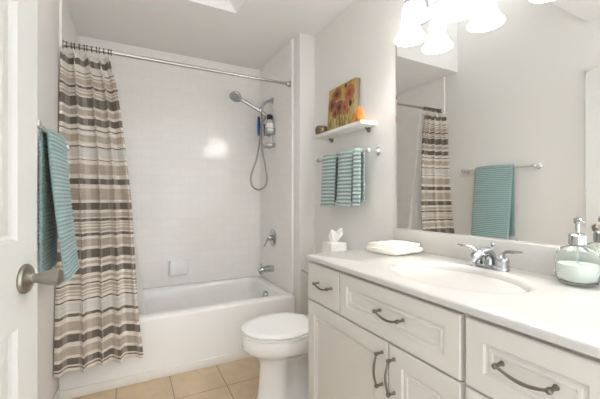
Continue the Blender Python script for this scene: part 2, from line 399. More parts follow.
# ------------------------------------------------------------ door, ajar
DW, DT = .765, .035
door = bpy.data.objects.new('door_1', None); C.objects.link(door)
ang = math.atan2(.146, .757)
door.location = (-.364, .352, .012); door.rotation_euler = (0, 0, -ang)
struct(door, 'white panelled door standing ajar, round satin nickel knob', 'door')
bm = new()
add_box(bm, -DT+.012, -.012, .0, DW, 0, 2.02)
us = [0, .098, .345, .42, .667, DW]; vs = [0, .22, .835, 1.045, 1.62, 1.73, 1.92, 2.02]
pl = lambda u, v, d: Vector((d, u, v))
plb = lambda u, v, d: Vector((-DT-d, u, v))
for face in (pl, plb):
    for i in range(5):
        for j in range(7):
            u0, u1, v0, v1 = us[i], us[i+1], vs[j], vs[j+1]
            if i in (1, 3) and j in (1, 3, 5):
                spec = [(0, -.0122), (0, 0), (.006, -.009), (.016, -.011), (.024, -.009), (.055, -.002), (.056, -.002)]
            else: spec = [(0, -.0122), (0, 0)]
            add_front(bm, u0, u1, v0, v1, spec, face)
bmesh.ops.remove_doubles(bm, verts=bm.verts[:], dist=.00005)
struct(finish('door_leaf', bm, DOORP, door, smooth=False))
for sgn, x0 in ((1, 0), (-1, -DT)):
    bm = new()
    add_lathe(bm, [(.001, -.001), (.036, -.001), (.037, .004), (.034, .009), (.020, .013), (.0125, .019), (.0115, .028), (.0145, .036), (.0175, .045), (.0195, .056), (.0205, .068), (.0195, .077), (.014, .081), (.001, .082)],
              (x0, DW-.068, .948), (sgn, 0, 0), 28)
    struct(finish('door_knob', bm, SATIN, door))
bm = new()
for z in (.2, 1.0, 1.8): add_lathe(bm, [(.006, z), (.006, z+.09)], (.004, -.004, 0), n=10)
struct(finish('door_hinge', bm, SATIN, door))

# ------------------------------------------------------------ bathtub
def rrect(x0, x1, y0, y1, r, z, n=12):
    out = []
    for cx, cy, a0 in ((x1-r, y0+r, -PI/2), (x1-r, y1-r, 0), (x0+r, y1-r, PI/2), (x0+r, y0+r, PI)):
        for i in range(n+1):
            a = a0+PI/2*i/n; out.append(Vector((cx+r*math.cos(a), cy+r*math.sin(a), z)))
    return out
TX0, TX1, TY0, TY1, TZ = XL+.004, XA-.001, 2.309, YB-.001, .40
tub = thing('bathtub', 'white alcove bathtub with a plain front apron', 'bathtub', (.395, 2.7, 0))
T = Matrix.Translation((-.395, -2.7, 0))
bm = new()
rings = [rrect(TX0, TX1, TY0, TY1, .004, z) for z in (0, .02, .375)]
rings += [rrect(TX0+i, TX1-i, TY0+i, TY1-i, .004+i, z) for i, z in ((.002, .388), (.006, .396), (.013, .400))]
ix0, ix1, iy0, iy1 = TX0+.10, TX1-.085, TY0+.085, TY1-.075
rings += [rrect(ix0+i, ix1-i*1.0, iy0+i, iy1-i, .10+i*.3, z) for i, z in ((-.012, .400), (-.004, .398), (.003, .391), (.010, .372))]
for t in (.15, .4, .7, .88, .96, 1):
    e = t**2.2
    rings.append(rrect(ix0+.012+.22*t*.7+.1*e, ix1-.012-.04*t-.06*e, iy0+.012+.03*t+.07*e, iy1-.012-.03*t-.07*e, .10+.02*t, .37-.30*math.sin(t*PI/2)))
V = loft(bm, rings)
bm.transform(T)
finish('basin', bm, TUBM, tub, angle=50)
bm = add_lathe(new(), [(.001, .012), (.022, .012), (.034, .008), (.036, 0), (.036, -.02)][::-1], (ix1-.034, 2.66, .325), (-1, 0, .12), 24); bm.transform(T)
ov = finish('overflow_plate', bm, CHROME, tub); ov['label'] = 'chrome overflow plate'
bm = add_lathe(new(), [(.034, 0), (.034, .004), (.001, .006)], (ix1-.25, 2.69, .068), n=24); bm.transform(T)
dr = finish('drain', bm, CHROME, tub); dr['label'] = 'chrome drain'

# ------------------------------------------------------------ shower fittings on the alcove wall
def rot_to(v): return Vector(v).normalized()
sv = thing('shower_valve', 'round chrome shower valve with lever, on tiled wall above the spout', 'valve', (XA, 2.765, .805))
finish('escutcheon', add_lathe(new(), [(.001, 0), (.078, 0), (.080, .004), (.074, .010), (.040, .015), (.001, .017)], (0, 0, 0), (-1, 0, 0), 32), CHROME, sv)
finish('stem', add_lathe(new(), [(.026, .010), (.026, .035), (.022, .05), (.001, .052)], (0, 0, 0), (-1, 0, 0), 20), CHROME, sv)
bm = add_tube(new(), [(-.045, 0, .004), (-.055, .006, -.02), (-.066, .018, -.055), (-.074, .03, -.078)], [.013, .011, .009, .010], 12, flat=(1.2, .8))
finish('lever', bm, CHROME, sv)
sp = thing('tub_spout', 'chrome tub spout below the shower valve', 'spout', (XA, 2.765, .525))
bm = add_tube(new(), [(0, 0, 0), (-.03, 0, .001), (-.09, 0, -.002), (-.125, 0, -.008), (-.138, 0, -.014)], [.030, .031, .027, .024, .018], 18)
add_lathe(bm, [(.015, -.036), (.017, -.02), (.017, 0)], (-.118, 0, -.004), n=14)
finish('spout_body', bm, CHROME, sp)
finish('diverter_knob', add_lathe(new(), [(.004, 0), (.004, .022), (.008, .026), (.008, .034), (.001, .036)], (-.112, 0, .018), n=12), CHROME, sp)

sa = thing('shower_fitting', 'curved chrome shower arm coming out of the tiled wall', 'shower arm', (XA, 2.777, 2.05))
finish('flange', add_lathe(new(), [(.001, 0), (.032, 0), (.031, .005), (.018, .012), (.012, .013)], (0, 0, 0), (-1, 0, 0), 24), CHROME, sa)
finish('arm', add_tube(new(), [(0, 0, 0), (-.04, 0, -.008), (-.075, 0, -.030), (-.098, .003, -.060), (-.110, .006, -.085)], .0135, 14), CHROME, sa)
bm = add_tube(new(), [(-.106, .006, -.075), (-.113, .006, -.094), (-.118, .006, -.112)], [.019, .021, .018], 16)
add_tube(bm, [(-.121, .006, -.100), (-.09, .006, -.12), (-.065, .006, -.137)], .013, 12)
finish('wand_holder', bm, CHROME, sa)
hs = thing('hand_shower', 'chrome hand shower with round head, resting in the arm holder', 'hand shower', (1.05, 2.785, 1.945))
O = Vector((1.05, 2.785, 1.945))
hd = Vector((.822, 2.800, 2.052)); axw = (hd-O).normalized()
fn = Vector((-.38, -.42, -.82)).normalized()          # spray face direction
bm = add_tube(new(), [Vector((.045, 0, -.024)), Vector((0, 0, 0)), axw*.10, axw*.19, axw*.235], [.014, .0165, .016, .017, .022], 14)
finish('handle', bm, CHROME, hs)
bm = add_lathe(new(), [(.001, -.034), (.026, -.032), (.046, -.014), (.053, .004), (.055, .012), (.051, .016)], hd-O, fn, 32)
finish('spray_head', bm, CHROME, hs)
bm = add_lathe(new(), [(.046, .0155), (.045, .0185), (.001, .0195)], hd-O, fn, 32, cap0=True)
a, b_ = frame_of(fn)
for ring, k in ((.038, 14), (.024, 9), (.011, 5)):
    for i in range(k):
        q = 2*PI*i/k
        add_lathe(bm, [(.0028, .017), (.0022, .022)], hd-O+a*ring*math.cos(q)+b_*ring*math.sin(q), fn, 6)
fc = finish('spray_face', bm, RUBBER, hs); fc['label'] = 'grey nozzle face'
hp = [(1.098, 2.785, 1.918), (1.090, 2.79, 1.885), (1.055, 2.797, 1.82), (1.046, 2.80, 1.70), (1.010, 2.79, 1.52), (.962, 2.79, 1.38), (.958, 2.79, 1.30), (.990, 2.79, 1.252), (1.040, 2.79, 1.240), (1.090, 2.79, 1.272), (1.108, 2.79, 1.34), (1.094, 2.79, 1.45), (1.060, 2.78, 1.62), (1.055, 2.77, 1.76), (1.052, 2.77, 1.86), (1.048, 2.779, 1.938)]
P = smooth_path(hp, 14)
bm = new()
n = 8; rings = []; a = None
for i, p in enumerate(P):
    d = (P[min(i+1, len(P)-1)]-P[max(i-1, 0)]).normalized()
    if a is None: a, b_ = frame_of(d)
    else: a = (a-d*a.dot(d)).normalized(); b_ = a.cross(d).normalized()
    q = .0080+(.0011 if i % 2 else -.0006)
    rings.append([p-O+a*(q*math.cos(2*PI*j/n))+b_*(q*math.sin(2*PI*j/n)) for j in range(n)])
loft(bm, rings)
finish('hose', bm, HOSE, hs, angle=80)

# shower caddy hung over the arm, with what stands in it
cdy = thing('shower_caddy', 'thin chrome wire caddy hanging from the shower arm', 'caddy', (1.125, 2.777, 1.62))
bm = new(); o3 = Vector((1.125, 2.777, 1.62))
wr = .0026
def wire(pts, r=wr, k=5): add_tube(bm, [Vector(p)-o3 for p in pts], r, 6, k)
wire([(1.142, 2.735, 1.62), (1.142, 2.735, 1.95), (1.142, 2.752, 2.04), (1.138, 2.777, 2.0665), (1.142, 2.802, 2.04), (1.142, 2.82, 1.95), (1.142, 2.82, 1.62)], .0018)
finish('hanger', bm, CHROME, cdy)
def basket(z, h, x0, x1, y0, y1):
    global bm
    bm = new()
    for zz in (z, z+h): wire([(x0, y0, zz), (x1, y0, zz), (x1, y1, zz), (x0, y1, zz), (x0, y0, zz)], k=1)
    for i in range(7):
        y = y0+(y1-y0)*i/6
        wire([(x0, y, z+h), (x0, y, z), (x1, y, z), (x1, y, z+h)], .0018, 1)
    return finish('basket', bm, CHROME, cdy)
basket(1.735, .05, 1.078, 1.1525, 2.700, 2.825)
basket(1.625, .025, 1.078, 1.1525, 2.700, 2.825)
sb = thing('shampoo_bottle', 'pale grey bottle with black cap standing in the shower caddy', 'bottle', (1.1165, 2.742, 1.7375))
finish('bottle_body', add_lathe(new(), [(.001, 0), (.026, 0), (.029, .004), (.029, .09), (.026, .105), (.016, .112)], n=20), GREYB, sb)
finish('label_band', add_lathe(new(), [(.0293, .02), (.0296, .021), (.0296, .080), (.0293, .081)], n=20, cap0=False, cap1=False), LABELW, sb)['label'] = 'whitish label around the bottle'
sb.scale = (1.18, 1.18, 1.18)
finish('cap', add_lathe(new(), [(.021, .108), (.022, .110), (.022, .143), (.019, .147), (.001, .148)], n=20), BLACK, sb)['label'] = 'black cap'
bb = thing('back_brush', 'slim blue brush with black tip hanging beside the caddy', 'brush', (1.052, 2.850, 1.735))
finish('handle', add_tube(new(), [(0, 0, 0), (0, 0, .05), (.001, 0, .10), (.001, 0, .145)], [.011, .015, .017, .015], 10, flat=(1, .8)), BLUE, bb)
finish('tip', add_tube(new(), [(.001, 0, .14), (.001, 0, .16), (.001, 0, .18)], [.012, .012, .007], 10, flat=(1, .8)), BLACK, bb)['label'] = 'black tip'
rz = thing('safety_razor', 'dark slim razor standing in the caddy beside the pale bottle', 'razor', (1.092, 2.803, 1.738))
finish('grip', add_tube(new(), [(0, 0, 0), (-.002, 0, .05), (-.004, 0, .09)], [.005, .0065, .005], 8), BLACK, rz)
finish('razor_head', add_box(new(), -.012, .006, -.02, .02, .088, .1, .002), PEWTER, rz)
bm = add_box(new(), -.024, .024, -.038, .038, 0, .026, .010, 3)
tag(finish('soap_bar', bm, SOAPW), 'white bar of soap lying in the lower caddy basket', 'soap').location = (1.115, 2.765, 1.629)

# soap dish on the back wall
sd = thing('soap_dish', 'white ceramic soap dish set into the tiled back wall', 'soap dish', (.383, YB, .552))
finish('back_plate', add_box(new(), -.082, .082, -.012, .0, -.072, .078, .005, 3), PORC, sd)
bm = new()
def drr(i, y0, z): return [Vector((p.x, p.y, z)) for p in rrect(-.076+i, .076-i, y0+i, -.006, .012, z, 4)]
loft(bm, [drr(.012, -.05, -.068), drr(.004, -.05, -.064), drr(0, -.052, -.055), drr(0, -.054, .055), drr(.002, -.054, .060), drr(.006, -.054, .061), drr(.009, -.054, .056), drr(.010, -.054, .03), drr(.018, -.05, .022)])
finish('tray', bm, PORC, sd)

# ------------------------------------------------------------ curtain rod, rings, curtain, liner
RY, RZ = 2.405, 2.088
rod = thing('shower_curtain_rod', 'straight steel curtain rod across the tub alcove', 'curtain rod', (.395, RY, RZ))
finish('tube', add_lathe(new(), [(.0125, -.755), (.0125, .20), (.0112, .201), (.0112, .758)], axis=(1, 0, 0), n=20), RODM, rod)
for s_ in (-1, 1):
    finish('end_cap', add_lathe(new(), [(.001, 0), (.024, 0), (.024, .012), (.017, .02), (.0145, .032), (.0135, .032)], (s_*.7615-.0005*s_, 0, 0), (-s_, 0, 0), 20), RODM, rod)

def curtain_edge(z):      # right edge x and mean y of the cloth at height z
    t = max(0, min(1, (2.05-z)/1.85))
    pts = [(2.05, -.115), (2.0, -.105), (1.85, -.068), (1.5, -.025), (1.15, .010), (.7, .035), (.2, .062)]
    x = pts[-1][1]
    for (z0, x0), (z1, x1) in zip(pts, pts[1:]):
        if z <= z0 and z >= z1: x = x0+(x1-x0)*(z0-z)/(z0-z1); break
    if z > 2.05: x = -.115
    y = RY-.005-.02*t if z > .5 else None
    yy = [(2.05, 2.402), (1.6, 2.39), (1.0, 2.35), (.5, 2.275), (.2, 2.25)]
    y = yy[-1][1] if z < .2 else yy[0][1]
    for (z0, y0), (z1, y1) in zip(yy, yy[1:]):
        if z <= z0 and z >= z1: y = y0+(y1-y0)*(z0-z)/(z0-z1); break
    return x, y
def cloth(name, nx, nz, z0, z1, fn, m, uvw):
    bm = new(); uvl = bm.loops.layers.uv.new('UVMap')
    G = [[bm.verts.new(fn(i/nx, z0+(z1-z0)*j/nz)) for i in range(nx+1)] for j in range(nz+1)]
    for j in range(nz):
        for i in range(nx):
            f = bm.faces.new((G[j][i], G[j][i+1], G[j+1][i+1], G[j+1][i]))
            for l, (a, b_) in zip(f.loops, ((i, j), (i+1, j), (i+1, j+1), (i, j+1))): l[uvl].uv = (a/nx*uvw, z0+(z1-z0)*b_/nz)
    return finish(name, bm, m, None, angle=180, recalc=False)
def cur_fn(s, z):
    xr, y = curtain_edge(z)
    t = max(0, min(1, (2.05-z)/1.85))
    xl = XL+.006
    ph = 2*PI*4.3*(s+.03*math.sin(7*s+2.2*t))
    # tight ripples at the header ease into wide soft folds below
    amp = .029-.014*max(0, t-.45)
    fold = math.sin(ph)+.28*math.sin(2.3*ph+1.1+1.5*t)+.18*math.sin(.5*ph+2)
    top = max(0, (z-1.72)/.33)
    fold2 = math.sin(2*PI*9*s+.6)*.6*top
    x = xl+(xr-xl)*s+.012*math.cos(ph)*(1-.3*t)*min(1, 6*s)*min(1, 6*(1-s))
    yy = y-.02*t-amp*(fold+fold2)-(.02+.03*min(1, max(0, (2.05-z)/.25)))*(1-s)**2.2
    if z < .45:
        yy -= .03*(.45-z)*(1-s)
        if s > .86: x += .10*(s-.86)*(.45-z)/.25; yy -= .25*(s-.86)*(.45-z)/.25*.5
    yy = min(yy, 2.425 if z > .45 else 2.292)
    zz = z+.012*math.sin(ph*.5+1)*(1 if z < .3 else 0)*(.3-z)/.1*.5 if z < .3 else z
    if z > 1.95: zz = z-.012*(.5-.5*math.cos(2*PI*11*s))*(z-1.95)/.1
    return Vector((max(x, XL+.003), yy, zz))
cu = cloth('shower_curtain', 150, 140, .195, 2.055, cur_fn, CURT, 1.15)
md = cu.modifiers.new('thick', 'SOLIDIFY'); md.thickness = .0016
tag(cu, 'taupe and cream striped fabric shower curtain gathered at the left of the tub', 'shower curtain')
def lin_fn(s, z):
    t = max(0, min(1, (2.04-z)/1.7))
    xr = -.10+.20*t
    ph = 2*PI*5*s
    return Vector((XL+.02+(xr-XL-.02)*s+.002*math.cos(ph), 2.447+.045*t+.006*math.sin(ph), z))
ln = cloth('curtain_liner', 90, 60, .27, 2.045, lin_fn, LINER, 1)
tag(ln, 'sheer white liner hanging inside the tub behind the striped curtain', 'curtain liner')
# rings
bm = add_tube(new(), [(0, .0165*math.cos(q), .0165*math.sin(q)-.0032) for q in [2*PI*i/16 for i in range(17)]], .0024, 8, k=1)
rg0 = thing('curtain_ring', 'dark beaded curtain ring on the steel rod', 'curtain ring', (XL+.03, RY, RZ), group='curtain rings on the rod')
ring_part = finish('ring', bm, BRONZE, rg0)
bm = new()
for q in (-.012, 0, .012): add_ball(bm, (0, q*.8, .0142-abs(q)*.35), .0046, 6)
bead_part = finish('bead', bm, BRONZE, rg0)
NR = 12
rings_ = [rg0]
for i in range(1, NR):
    r = rg0.copy(); C.objects.link(r); r.location = (XL+.03+(.236)*i/(NR-1)+.004*math.sin(i*2.1), RY, RZ)
    for c in (ring_part, bead_part):
        d = c.copy(); C.objects.link(d); d.parent = r
    rings_.append(r)

# ------------------------------------------------------------ toilet
TY = 1.748
to = thing('toilet', 'white two-piece toilet with closed lid between tub and vanity', 'toilet', (.95, TY, 0))
def egg(xf, xb, hw, z, n=48, pinch=0, sq=.85):
    cx = xf+(xb-xf)*.52; out = []
    for i in range(n):
        q = 2*PI*i/n; c, s_ = math.cos(q), math.sin(q)
        if c < 0: x = cx+(cx-xf)*c; e = 1.0
        else: x = cx+(xb-cx)*(abs(c)**.7); e = .8
        y = hw*(abs(s_)**e)*(1 if s_ > 0 else -1)
        k = max(0, min(1, (x-(xf+.115))/.06)); k = k*k*(3-2*k)
        y *= 1-pinch*k
        out.append(Vector((x-.95, y, z)))
    return out
bm = new()
rings = [egg(.625, 1.12, .115, 0), egg(.625, 1.12, .115, .02), egg(.640, 1.11, .104, .035, pinch=.1), egg(.646, 1.10, .100, .10, pinch=.42), egg(.650, 1.09, .098, .17, pinch=.5), egg(.652, 1.09, .098, .225, pinch=.45),
         egg(.640, 1.09, .112, .258, pinch=.30), egg(.600, 1.10, .150, .290, pinch=.15), egg(.566, 1.10, .176, .315), egg(.554, 1.10, .185, .335), egg(.554, 1.10, .187, .36), egg(.556, 1.10, .186, .385), egg(.560, 1.10, .184, .394), egg(.568, 1.09, .176, .398)]
loft(bm, rings)
finish('bowl', bm, PORC, to, angle=60)
for s_ in (-1, 1):
    bm = add_tube(new(), [(-.09, s_*.040, .235), (-.03, s_*.050, .262), (.03, s_*.050, .235), (.055, s_*.048, .17), (.035, s_*.050, .10), (.06, s_*.05, .05), (.12, s_*.05, .02)], [.024, .036, .040, .038, .037, .036, .03], 14)
    finish('trapway', bm, PORC, to)
    finish('bolt_cap', add_lathe(new(), [(.016, 0), (.016, .012), (.010, .022), (.001, .024)], (.0, s_*.108, .018), n=14), PORC, to)
# foot flange
bm = new(); loft(bm, [egg(.64, 1.15, .128, 0), egg(.64, 1.15, .128, .016), egg(.66, 1.14, .118, .026)])
finish('foot', bm, PORC, to, angle=60)
bm = new(); loft(bm, [egg(.562, .985, .180, .4005), egg(.555, .99, .185, .403), egg(.555, .99, .185, .411), egg(.562, .985, .180, .414)])
finish('seat', bm, SEATM, to, angle=50)
bm = new(); loft(bm, [egg(.564, .955, .178, .4175), egg(.552, .96, .187, .420), egg(.551, .96, .188, .428), egg(.556, .957, .184, .4325), egg(.60, .93, .14, .4345), egg(.70, .86, .05, .435)])
finish('lid', bm, SEATM, to, angle=50)
for s_ in (-1, 1): finish('seat_hinge', add_tube(new(), [(.022, s_*.075-.03, .413), (.022, s_*.075+.03, .413)], .011, 12), WHITE, to)
bm = new()
def tankr(i, z, x0=1.085, x1=1.283, hw=.222): return [Vector((p.x-.95, p.y, z)) for p in rrect(x0+i, x1-i, -hw+i, hw-i, .035, z, 5)]
loft(bm, [tankr(.03, .39), tankr(.012, .41), tankr(.006, .52), tankr(0, .695)])
finish('tank', bm, PORC, to, angle=50)
bm = new(); loft(bm, [tankr(-.004, .697), tankr(-.009, .704), tankr(-.009, .726), tankr(-.004, .736), tankr(.012, .740)])
finish('tank_lid', bm, PORC, to, angle=50)
bm = add_lathe(new(), [(.001, 0), (.013, 0), (.013, .008), (.009, .014), (.009, .02)], (.136, .185, .655), (-1, 0, 0), 16)
add_tube(bm, [(.118, .182, .655), (.112, .205, .656), (.110, .235, .660), (.111, .262, .664)], [.007, .006, .006, .009], 10)
finish('flush_lever', bm, CHROME, to)['label'] = 'chrome flush lever'

# tissue box on the tank
tb = thing('tissue_box', 'white cube tissue box with tissue pulled up, on the toilet tank', 'tissue box', (1.190, 1.805, .741))
bm = new()
loft(bm, [[Vector(p) for p in ((-.060, -.055, z), (.060, -.055, z), (.060, .055, z), (-.060, .055, z))] for z in (0, .132)])
bmesh.ops.bevel(bm, geom=bm.edges[:], offset=.003, segments=2, affect='EDGES')
finish('carton', bm, BOXW, tb)
bm = new()
rings = []
for j in range(9):
    t = j/8
    r0 = .016+.030*math.sin(min(1, t*1.2)*PI/2)
    rings.append([Vector((r0*math.cos(q)*(1+.25*math.sin(3*q+2*t))+.008*t, r0*.55*math.sin(q)*(1+.35*math.sin(5*q+t*3))-.004*t, .130+.072*t+.012*math.sin(2*q+.8)*t+.010*math.sin(5*q)*t)) for q in [2*PI*i/40 for i in range(40)]])
loft(bm, rings, cap1=False)
ti = finish('tissue', bm, PAPER, tb, angle=180)
md = ti.modifiers.new('thick', 'SOLIDIFY'); md.thickness = .001

# ------------------------------------------------------------ vanity
VF, VY0, VY1, VT = .758, .232, 1.345, .8755
va = thing('vanity_cabinet', 'long white bathroom vanity cabinet with raised-panel doors and drawers', 'cabinet', (1.02, .79, 0))
VO = Vector((1.02, .79, 0))
bm = new()
def cbx(x0, x1, y0, y1, z0, z1): add_box(bm, x0-1.02, x1-1.02, y0-.79, y1-.79, z0, z1)
cbx(VF, XR-.001, VY0, VY0+.018, .09, VT); cbx(VF, XR-.001, VY1-.018, VY1, .09, VT)       # side boards
cbx(VF, VF+.018, VY0+.018, VY1-.018, .09, VT)                                             # face
cbx(XR-.013, XR-.001, VY0+.018, VY1-.018, .09, VT); cbx(VF+.018, XR-.013, VY0+.018, VY1-.018, .09, .108)
cbx(VF+.06, XR-.001, VY0+.002, VY1-.002, 0, .09)                                          # plinth
finish('carcass', bm, CABP, va, smooth=False)
FT = .020
def front(name, y0, y1, z0, z1, fr=.046):
    bm = new()
    pl = lambda u, v, d: Vector((VF-FT-d-1.02, u-.79, v))
    spec = [] if fr is None else [(0, -FT+.0005), (0, -.003), (.003, 0), (fr, 0), (fr+.004, -.006), (fr+.010, -.0065), (fr+.014, -.0035), (fr+.019, -.0035), (fr+.022, -.0065), (fr+.027, -.0065), (fr+.0275, -.0065)]
    if fr is None: spec = [(0, -FT+.0005), (0, -.003), (.003, 0), (.02, 0)]
    add_front(bm, y0, y1, z0, z1, spec, pl)
    return finish(name, bm, CABP, va, smooth=False)
def pull(parent, p0, p1, out=.028):
    """bow pull between two points on the cabinet face"""
    p0, p1 = Vector(p0)-VO, Vector(p1)-VO
    d = p1-p0; L_ = d.length
    bm = new()
    for p in (p0, p1):
        add_lathe(bm, [(.0062, 0), (.0062, .002), (.0042, .005), (.0042, out-.009), (.0058, out-.007), (.0068, out-.003), (.0060, out+.002), (.003, out+.0045), (.0005, out+.005)], p, (-1, 0, 0), 14)
    n_ = Vector((-1, 0, 0)); sag = Vector((0, 0, -.010)) if abs(d.z) < .01 else Vector((-.010, 0, 0))
    pts = [p0+d*t+n_*(out-.003)+sag*math.sin(PI*t)*1.2 for t in [i/10 for i in range(11)]]
    add_tube(bm, pts, lambda t: .0028+.0012*math.sin(PI*t), 10, k=2)
    h = finish('handle', bm, PEWTER, parent); h['label'] = 'dark pewter bow handle'
    return h
X_ = VF-FT
ZD0, ZD1 = .699, .866
d1 = front('drawer', 1.089, 1.341, ZD0, ZD1, None); pull(d1, (X_, 1.243, .789), (X_, 1.139, .789))
d2 = front('false_front', .548, 1.083, ZD0, ZD1); pull(d2, (X_, .845, .789), (X_, .741, .789))
d3 = front('drawer', .240, .534, ZD0, ZD1); pull(d3, (X_, .443, .791), (X_, .338, .791))
o1 = front('door', .8115, 1.341, .10, .693, .055); pull(o1, (X_, .834, .654), (X_, .834, .549))
o2 = front('door', .548, .8045, .10, .693, .055); pull(o2, (X_, .779, .654), (X_, .779, .549))
for z0, z1 in ((.44, .693), (.10, .434)):
    d = front('drawer', .240, .534, z0, z1, .05); pull(d, (X_, .443, (z0+z1)/2), (X_, .338, (z0+z1)/2))

# countertop with integral oval bowl and backsplash
ct = thing('countertop', 'glossy off-white vanity top with a built-in oval sink and backsplash', 'countertop', (1.0, .78, .876))
CX0, CX1, CY0, CY1, CZ = .727, XR-.0015, .222, 1.356, .90
SXc, SYc, SA, SB = .990, .757, .165, .222
angs = [2*PI*i/96 for i in range(96)]
for cx, cy in ((CX0, CY0), (CX1, CY0), (CX1, CY1), (CX0, CY1)): angs.append(math.atan2(cy-SYc, cx-SXc) % (2*PI))
angs = sorted(set(round(a, 5) for a in angs))
def edge_pt(a, inset):
    x0, x1, y0, y1 = CX0+inset, CX1-inset, CY0+inset, CY1-inset
    c, s_ = math.cos(a), math.sin(a); ts = []
    if c > 1e-9: ts.append((x1-SXc)/c)
    if c < -1e-9: ts.append((x0-SXc)/c)
    if s_ > 1e-9: ts.append((y1-SYc)/s_)
    if s_ < -1e-9: ts.append((y0-SYc)/s_)
    t = min(ts); return SXc+c*t, SYc+s_*t
def ell(a, k, dz):
    c, s_ = math.cos(a), math.sin(a); r = 1/math.sqrt((c/SA)**2+(s_/SB)**2)*k
    return Vector((SXc+c*r, SYc+s_*r, CZ+dz))
bm = new()
rings = []
for ins, z in ((.02, .8765), (.004, .877), (0, .880), (0, .893), (.002, .897), (.007, .90)):
    rings.append([Vector((*edge_pt(a, ins), z)) for a in angs])
for k, dz in ((1.14, 0), (1.10, .0), (1.075, -.0012), (1.05, -.0035), (1.02, -.0055), (1.0, -.010), (.97, -.022), (.92, -.05), (.84, -.085), (.72, -.112), (.55, -.132), (.35, -.143), (.12, -.148)):
    rings.append([ell(a, k, dz) for a in angs])
loft(bm, rings); bm.transform(Matrix.Translation((-1.0, -.78, -.876)))
finish('counter_slab', bm, COUNTER, ct, angle=40)
bm = add_box(new(), XR-.022-1.0, XR-.001-1.0, CY0-.78, CY1-.004-.78, CZ-.876-.002, .998-.876, .004, 3)
finish('backsplash', bm, COUNTER, ct)
bm = add_lathe(new(), [(.022, 0), (.021, .003), (.014, .004), (.013, .010), (.001, .012)], (SXc-1.0, SYc-.78, CZ-.147-.876), n=20)
finish('drain', bm, CHROME, ct)['label'] = 'chrome drain'

# faucet
FX, FY = 1.190, .762
fa = thing('faucet', 'chrome two-handle centerset faucet behind the oval sink', 'faucet', (FX, FY, CZ))
bm = new()
loft(bm, [[Vector((p.x, p.y, z)) for p in rrect(-.027+i, .027-i, -.082+i, .082-i, .0268-i, z, 8)] for i, z in ((0, .0002), (0, .008), (.003, .013), (.008, .016))])
finish('base_plate', bm, CHROME, fa)
for s_ in (-1, 1):
    bm = add_lathe(new(), [(.024, .010), (.025, .016), (.023, .030), (.025, .034), (.025, .044), (.020, .052), (.012, .058), (.001, .060)], (0, s_*.056, 0), n=24)
    hb = finish('handle', bm, CHROME, fa)
    bm = add_tube(new(), [(0, s_*.056, .048), (-.004, s_*.060, .066), (-.008, s_*.080, .077), (-.012, s_*.110, .080), (-.014, s_*.138, .083)], [.011, .009, .008, .0085, .006], 12, flat=(1.25, .7))
    finish('lever', bm, CHROME, hb)
bm = add_tube(new(), [(.012, 0, .012), (.010, 0, .045), (-.015, 0, .068), (-.055, 0, .062), (-.090, 0, .043), (-.108, 0, .028)], [.026, .022, .018, .016, .0155, .0135], 18, flat=(1.15, .9))
finish('spout', bm, CHROME, fa)
bm = add_lathe(new(), [(.0025, .012), (.0025, .085), (.006, .088), (.0085, .095), (.006, .102), (.001, .104)], (.024, 0, 0), n=12)
finish('lift_rod', bm, CHROME, fa)
fa.scale = (.88, .88, .92)

# soap bottle
so = thing('soap_dispenser', 'clear glass pump bottle of pale green soap on the counter', 'soap dispenser', (1.208, .497, CZ))
prof = [(.001, .0005), (.038, .0005), (.046, .004), (.052, .016), (.0545, .035), (.0545, .075), (.0515, .090), (.043, .101), (.028, .107), (.019, .110), (.0185, .118)]
inner = [(r-.004, h) for r, h in prof[::-1] if r > .02 and h > .006] + [(.036, .006), (.001, .006)]
bm = add_lathe(new(), prof+[(.0150, .118), (.0150, .110)]+[(max(r-.0035, .001), h-.003 if h > .09 else h) for r, h in prof[::-1] if .03 < h < .105]+[(.047, .018), (.040, .009), (.001, .0075)], n=40)
finish('bottle', bm, GLASS, so, angle=60)
bm = add_lathe(new(), [(.001, .0085), (.039, .0095), (.0462, .0185), (.0503, .035), (.0503, .058), (.001, .0585)], n=40)
finish('liquid_soap', bm, SOAPL, so)['label'] = 'milky pale green soap'
bm = add_lathe(new(), [(.020, .112), (.0225, .113), (.0225, .140), (.018, .144), (.008, .146), (.0062, .148), (.0062, .172), (.010, .174), (.010, .186), (.007, .190), (.001, .191)], n=24)
add_tube(bm, [(0, 0, .183), (-.014, -.012, .185), (-.024, -.021, .181), (-.027, -.024, .175)], [.007, .006, .005, .0045], 10)
finish('pump', bm, CHROME, so)['label'] = 'silver pump'
bm = add_lathe(new(), [(.003, .012), (.003, .112)], n=8); finish('dip_tube', bm, CLEAR, so)

so.scale = (1, 1, 1.06)

# folded towel on the counter
ft = thing('folded_towel', 'folded cream towel lying on the counter corner by the mirror', 'towel', (1.150, 1.215, CZ), math.radians(8))
for i, (hx, hy, z0, z1, dx, dy) in enumerate(((.106, .090, .001, .024, 0, 0), (.098, .080, .023, .042, .006, .006))):
    bm = new()
    pr = []
    for j in range(11):                      # folded edge: a rounded roll on the near side
        q = -PI/2+PI*j/10; pr.append((-hy-.010*math.cos(q), (z0+z1)/2+(z1-z0)/2*math.sin(q)))
    pr += [(hy*.2, z1+.002), (hy, z1), (hy+.004, (z0+z1)/2), (hy, z0), (0, z0)]
    rings = []
    for k in range(17):
        u = -hx+2*hx*k/16; e = 1 if 0 < k < 16 else .9
        rings.append([Vector((u+dx, y*e+dy+.004*math.sin(k*.9+i), ((z-(z0+z1)/2)*e+(z0+z1)/2)+(.0012*math.sin(k*1.3+y*40) if z > z0+.004 else 0))) for y, z in pr])
    loft(bm, rings); finish('fold', bm, TOWELW, ft, angle=70)

